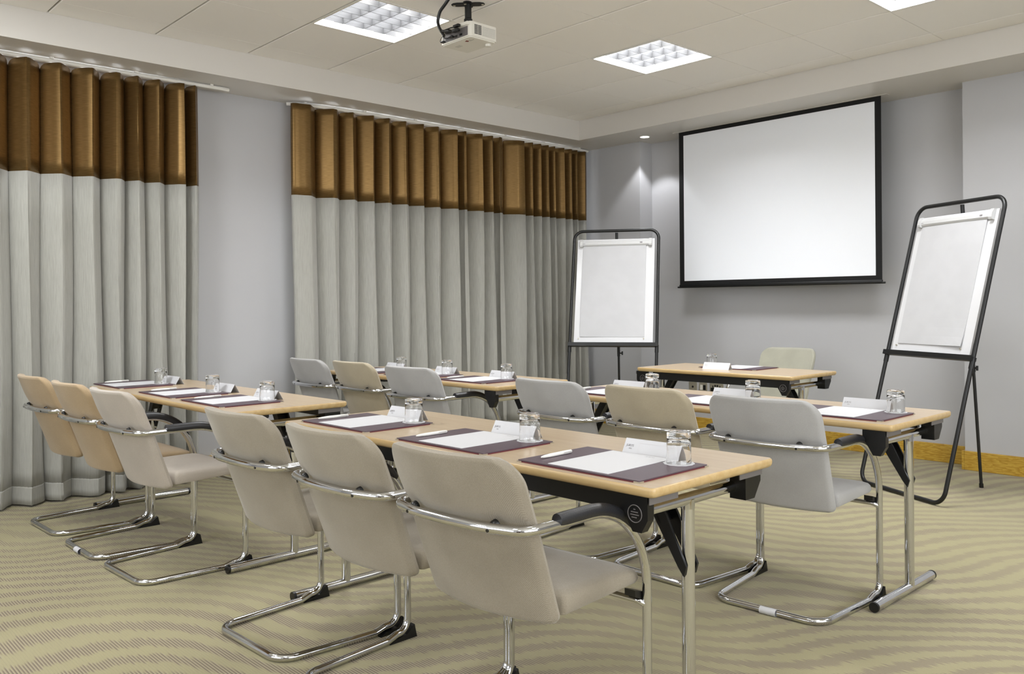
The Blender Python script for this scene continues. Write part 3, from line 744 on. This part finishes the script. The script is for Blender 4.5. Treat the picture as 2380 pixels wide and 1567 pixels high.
def make_chair(fab):
    t = thing('cantilever_chair', 'x', 'chair')
    sb = obj('backrest', pillow_back(), fab, t)
    st = obj('seat', pillow_seat(), fab, t)
    bm = BM(); sweep(bm, frame_path(), FR, True, 12); fr = obj('frame', bm, M['chrome'], t)
    bm = BM(); sweep(bm, fillet([(-0.256, 0.195, 0.352), (-0.238, 0.172, 0.374), (0.238, 0.172, 0.374), (0.256, 0.195, 0.352)], 0.03), 0.0085, n=10); obj('seat_crossbar', bm, M['chrome'], t)
    for s in (-1, 1):
        # arm pad saddles the tube, its top bulging outwards
        pts = fillet([(0.238, -0.185, 0.641), (0.252, 0.191, 0.643), (0.251, 0.189, 0.29)], [0, 0.23, 0], False, 14, 0.8)
        D = []
        for k in range(len(pts) - 1):
            for j in range(6): D.append(pts[k].lerp(pts[k + 1], j / 6))
        P, T, acc = [], [], 0
        for k in range(1, len(D) - 1):
            acc += (D[k] - D[k - 1]).length; tg = (D[k + 1] - D[k - 1]).normalized()
            out = Vector((0, -tg.z, tg.y)).normalized()
            if 0.006 < acc < 0.345: P.append(D[k] + out * 0.0085); T.append(acc)
        P = P[:9] + P[9::3]; T = T[:9] + T[9::3]
        rad = [0.0178 * (1 - 0.75 * max(0, 1 - (a_ - 0.006) / 0.026) ** 2) * (1 - 0.30 * max(0, 1 - (0.345 - a_) / 0.05) ** 2) for a_ in T]
        bm = BM(); sweep(bm, [(p.x * s, p.y, p.z) for p in P], rad, n=14); obj('arm_pad', bm, M['pad'], t)
        bm = BM(); prism(bm, [(0.107, 0.0), (0.137, 0.0), (0.202, 0.0), (0.222, 0.0), (0.212, 0.045), (0.204, 0.04), (0.178, 0.018), (0.128, 0.012)], lambda a, b, d: (s * 0.252 + d, a, b), -0.010, 0.012); obj('glide', bm, M['blackp'], t, False)
        bm = BM(); prism(bm, [(0.150, 0.388), (0.182, 0.376), (0.190, 0.394), (0.150, 0.406)], lambda a, b, d: (s * 0.236 + d * s, a, b), -0.028, 0.006); obj('seat_bracket', bm, M['blackp'], t, False)
        # black clip joining the tube to the back, with its screw
        x = 0.144 * s; yt = -0.290
        bm = BM(); lathe(bm, [(0.009, 0.0), (0.012, 0.004), (0.012, 0.014), (0, 0.015)], 16)
        ye = yc(0.65) + bow(0.65) * (0.15 / 0.232) ** 2
        obj('back_clip', bm, M['blackp'], t, loc=(x, yt + 0.008, ZT + 0.004), rot=(math.radians(-72), 0, 0))
        bm = BM(); lathe(bm, [(0, 0.0), (0.0042, 0.0), (0.0042, -0.003)], 12); obj('screw', bm, M['blackp'], t, loc=(x, yt - FR + 0.0015, ZT - 0.003), rot=(PI / 2 + 0.1, 0, 0))
    return t
CH = [ # x, y, rz, fabric, label, group, sticker
 (-2.793, 1.558, 0.039, 'taupe2', 'taupe cantilever chair at the left seat of the nearest table', 1, 0),
 (-2.211, 1.563, 0.037, 'taupe2', 'taupe cantilever chair at the middle seat of the nearest table', 1, 0),
 (-1.682, 1.585, 0.075, 'taupe', 'largest, nearest taupe cantilever chair, at the right seat of the nearest table', 1, 0),
 (-5.014, 1.474, 0.036, 'tan', 'tan cantilever chair at far left, first of the row before the left edge curtain', 2, 0),
 (-4.427, 1.487, 0.029, 'tan', 'tan cantilever chair with a white sticker on its floor bar, second of the left row', 2, 1),
 (-3.907, 1.508, 0.050, 'warmgrey', 'warm grey cantilever chair at the right end of the left front row', 2, 0),
 (-2.829, 3.079, 0.011, 'grey', 'light grey cantilever chair at the left seat of the right-hand second table', 3, 0),
 (-2.286, 3.111, 0.005, 'beige', 'beige cantilever chair at the middle seat of the right-hand second table', 3, 0),
 (-1.739, 3.093, 0.065, 'grey', 'grey cantilever chair with a sticker on its floor bar, nearest the right flip chart', 3, 1),
 (-5.126, 3.114, 0.004, 'grey', 'grey cantilever chair beside the white wall, farthest back on the left', 4, 0),
 (-4.641, 3.157, 0.014, 'beige', 'beige cantilever chair in front of the wide curtain, between two grey ones', 4, 0),
 (-4.017, 3.131, 0.084, 'grey', 'grey cantilever chair with its right arm showing against the wide curtain', 4, 0),
 (-3.36, 5.60, PI, 'sage', 'pale sage cantilever chair facing the camera behind the presenter table', 0, 0)]
GR = {1: 'chairs at the nearest table', 2: 'chairs at the left front table', 3: 'chairs at the right-hand second table', 4: 'chairs at the far left table'}
ch0 = None
for i, (x, y, rz, fab, lab, gk, stk) in enumerate(CH):
    c = ch0 = make_chair(FAB[fab]) if i == 0 else copy_tree(ch0)
    if i == 0: first = c
    ch0 = first
    c.location = (x, y, 0); c.rotation_euler = (0, 0, rz); c['label'] = lab
    if gk: c['group'] = GR[gk]
    for p in c.children:
        if p.name.split('.')[0] in ('backrest', 'seat'):
            p.data = p.data.copy() if False else p.data
            if not p.material_slots: continue
            p.material_slots[0].link = 'OBJECT'; p.material_slots[0].material = FAB[fab]
    if stk:
        bm = BM(); sweep(bm, [(-0.02, -0.262, 0.0140), (0.045, -0.262, 0.0140)], FR + 0.0006, n=14, caps=False); o = obj('sticker', bm, M['paper'], c); o['label'] = 'worn white sticker'

# ------------------------------------------------------------------ things on the tables
def setting_protos():
    d = {}
    t = thing('desk_pad', 'x', 'desk pad'); bm = BM()
    prism(bm, rrect(0.2205, 0.1535, 0.004, 3), lambda a, b, e: (a, b, e), 0.0, 0.0026); obj('backing', bm, M['leather_edge'], t, False)
    bm = BM(); prism(bm, rrect(0.220, 0.153, 0.004, 3), lambda a, b, e: (a, b, e), 0.0032, 0.0062); obj('cover', bm, M['leather'], t, False)
    for sx in (-1, 1):
        for sy in (-1, 1):
            bm = BM(); prism(bm, [(0.222, 0.155), (0.203, 0.155), (0.222, 0.136)], lambda a, b, e: (a * sx, b * sy, e), -0.0000, 0.0036); obj('metal_corner', bm, M['steel'], t, False)
    d['pad'] = t
    t = thing('note_paper', 'x', 'paper'); bm = BM(); prism(bm, rrect(0.109, 0.1445, 0.001, 1), lambda a, b, e: (a, b, e), 0.0063, 0.0073); sh = obj('sheet', bm, M['paper'], t, False)
    text_mesh('heading', 'JURYS', 0.012, M['ink'], t, Matrix.Translation((0.045, 0.122, 0.00735)))
    d['paper'] = t
    t = thing('pen', 'x', 'pen'); bm = BM()
    sweep(bm, [(0, -0.069, 0), (0, -0.066, 0), (0, -0.055, 0), (0, -0.03, 0), (0, 0.05, 0), (0, 0.066, 0), (0, 0.069, 0)], [0.0012, 0.0024, 0.0042, 0.0056, 0.0056, 0.0052, 0.003], n=14); obj('barrel', bm, M['white_metal'], t)
    bm = BM(); sweep(bm, [(0.0040, 0.064, 0.002), (0.0066, 0.060, 0.003), (0.0066, 0.030, 0.003), (0.0055, 0.028, 0.002)], [0.0022, 0.0026, 0.0026, 0.0018], n=8); obj('clip', bm, M['white_metal'], t)
    d['pen'] = t
    t = thing('place_card', 'x', 'place card'); bm = BM()
    for s in (-1, 1):
        prism(bm, [(0.026 * s, 0.0), (0.0, 0.045), (-0.0006 * s, 0.0445), (0.0254 * s, 0.0)], lambda a, b, e: (e, a, b), -0.1, 0.1)
    obj('folded_card', bm, M['paper'], t, False)
    sl = math.atan2(0.045, 0.026)
    def onface(u, v): return Matrix.Translation((u, -0.026 + v * math.cos(sl) - 0.0006, v * math.sin(sl) + 0.0003)) @ Matrix.Rotation(sl, 4, 'X')
    text_mesh('heading', 'JURYS', 0.0105, M['ink'], t, onface(-0.078, 0.026)); text_mesh('heading', 'INN', 0.0058, M['ink'], t, onface(-0.074, 0.018))
    bm = BM(); m4 = onface(-0.045, 0.006)
    for a, b, c, e in ((0, 0.0006, 0, 0.034), (0, 0.13, 0, 0.0006), (0, 0.13, 0.0334, 0.034)): 
        v = [bm.verts.new(m4 @ Vector(p)) for p in ((a, c, 0), (b, c, 0), (b, e, 0), (a, e, 0))]; bm.faces.new(v)
    obj('printed_frame', bm, plain('faint_ink', (205, 202, 202), 0.7), t, False)
    d['card'] = t
    t = thing('coaster', 'x', 'coaster'); bm = BM(); n = 36
    prism(bm, [((0.043 + 0.0012 * math.cos(12 * 2 * PI * k / 72)) * math.cos(2 * PI * k / 72), (0.043 + 0.0012 * math.cos(12 * 2 * PI * k / 72)) * math.sin(2 * PI * k / 72)) for k in range(72)], lambda a, b, e: (a, b, e), 0.0, 0.0012)
    obj('paper_disc', bm, M['paper'], t, False); d['coaster'] = t
    bm = BM()   # upturned tumbler: rim on the coaster, thick base at the top
    prof = [(0.0348, 0.0002), (0.0354, 0.0008), (0.0354, 0.0016), (0.0345, 0.030), (0.0336, 0.066), (0.0334, 0.070), (0.0338, 0.074), (0.0336, 0.084), (0.0325, 0.0875), (0.029, 0.0885), (0.024, 0.087), (0, 0.0865),
            (None, None), (0, 0.0705), (0.020, 0.0705), (0.028, 0.069), (0.0310, 0.064), (0.0325, 0.050), (0.0335, 0.020), (0.0340, 0.0008), (0.0342, 0.0002)]
    i = prof.index((None, None)); lathe(bm, prof[:i], 40); lathe(bm, prof[i + 1:], 40)
    lathe(bm, [(0.0348, 0.0002), (0.0342, 0.0002)], 40); bmesh.ops.remove_doubles(bm, verts=bm.verts[:], dist=0.00005)
    d['glass'] = tag(obj('drinking_glass', bm, M['glass']), 'x', 'glass')
    return d
PR = setting_protos(); used = set()
WORDS = {'pad': 'burgundy leather desk pad', 'paper': 'white headed paper', 'pen': 'white ballpoint pen',
         'card': 'folded white place card', 'coaster': 'round paper coaster', 'glass': 'upturned clear tumbler'}
GRP = {'pad': 'desk pads', 'paper': 'headed papers', 'pen': 'white pens', 'card': 'place cards', 'coaster': 'paper coasters', 'glass': 'upturned tumblers'}
def place(kind, x, y, z, rz, where):
    o = PR[kind] if kind not in used else copy_tree(PR[kind]); used.add(kind)
    o.location = (x, y, z); o.rotation_euler = (0, 0, rz)
    o['label'] = WORDS[kind] + ' ' + where; o['group'] = GRP[kind] + ' on the tables'
def setting(cx, cy, rz, where, glass=None, card=None, pen=True, turn=0.0, jit=0.0):
    a = rz + turn; c, s = math.cos(a), math.sin(a)
    def L(u, v): return (cx + c * u - s * v, cy + s * u + c * v)
    z = TZ + 0.0002
    place('pad', cx, cy, z, a, where); place('paper', *L(-0.003, 0.003), z, a + jit, where)
    if pen: place('pen', *L(-0.176, -0.036), z + 0.0062 + 0.0057, a + 0.03 + jit * 2, where)
    g = glass if glass else L(0.153, 0.112)
    k = L(*(card if card else (0.014, 0.183)))
    place('card', *k, z, rz + (0.03 if not turn else 0.05), where)
    place('coaster', g[0], g[1], z + 0.0063, a, where); place('glass', g[0], g[1], z + 0.0075, a + cx, where)
S = [('A', -2.829, 1.812, 'at the left seat of the nearest table', None, None), ('A', -2.190, 1.816, 'at the middle seat of the nearest table', None, None), ('A', -1.603, 1.832, 'at the right seat of the nearest table', None, None),
     ('C', -5.20, 1.752, 'at the left seat of the left front table', (-5.092, 1.865), (0.095, 0.185)), ('C', -4.49, 1.764, 'at the middle seat of the left front table', (-4.386, 1.872), (0.09, 0.185)), ('C', -3.94, 1.772, 'at the right seat of the left front table', (-3.814, 1.893), (0.02, 0.178)),
     ('D', -5.00, 3.285, 'at the left seat of the far left table', (-4.87, 3.405), (-0.02, 0.183)), ('D', -4.466, 3.290, 'at the middle seat of the far left table', (-4.37, 3.41), None), ('D', -3.925, 3.300, 'at the right seat of the far left table', (-3.815, 3.425), None),
     ('B', -2.87, 3.300, 'at the left seat of the right-hand second table', (-2.715, 3.425), (-0.04, 0.183)), ('B', -2.30, 3.310, 'at the middle seat of the right-hand second table', (-2.150, 3.445), None), ('B', -1.655, 3.325, 'at the right seat of the right-hand second table', (-1.497, 3.447), None)]
for i, (tb, x, y, wh, gl, cdd) in enumerate(S): setting(x, y, TABLES[tb][5], wh, gl, cdd, True, 0.0, 0.01 * ((i * 7) % 3 - 1))
setting(-3.31, 5.12, 0.0124, 'on the presenter table', (-3.47, 5.04), (0.04, 0.195), False, PI)
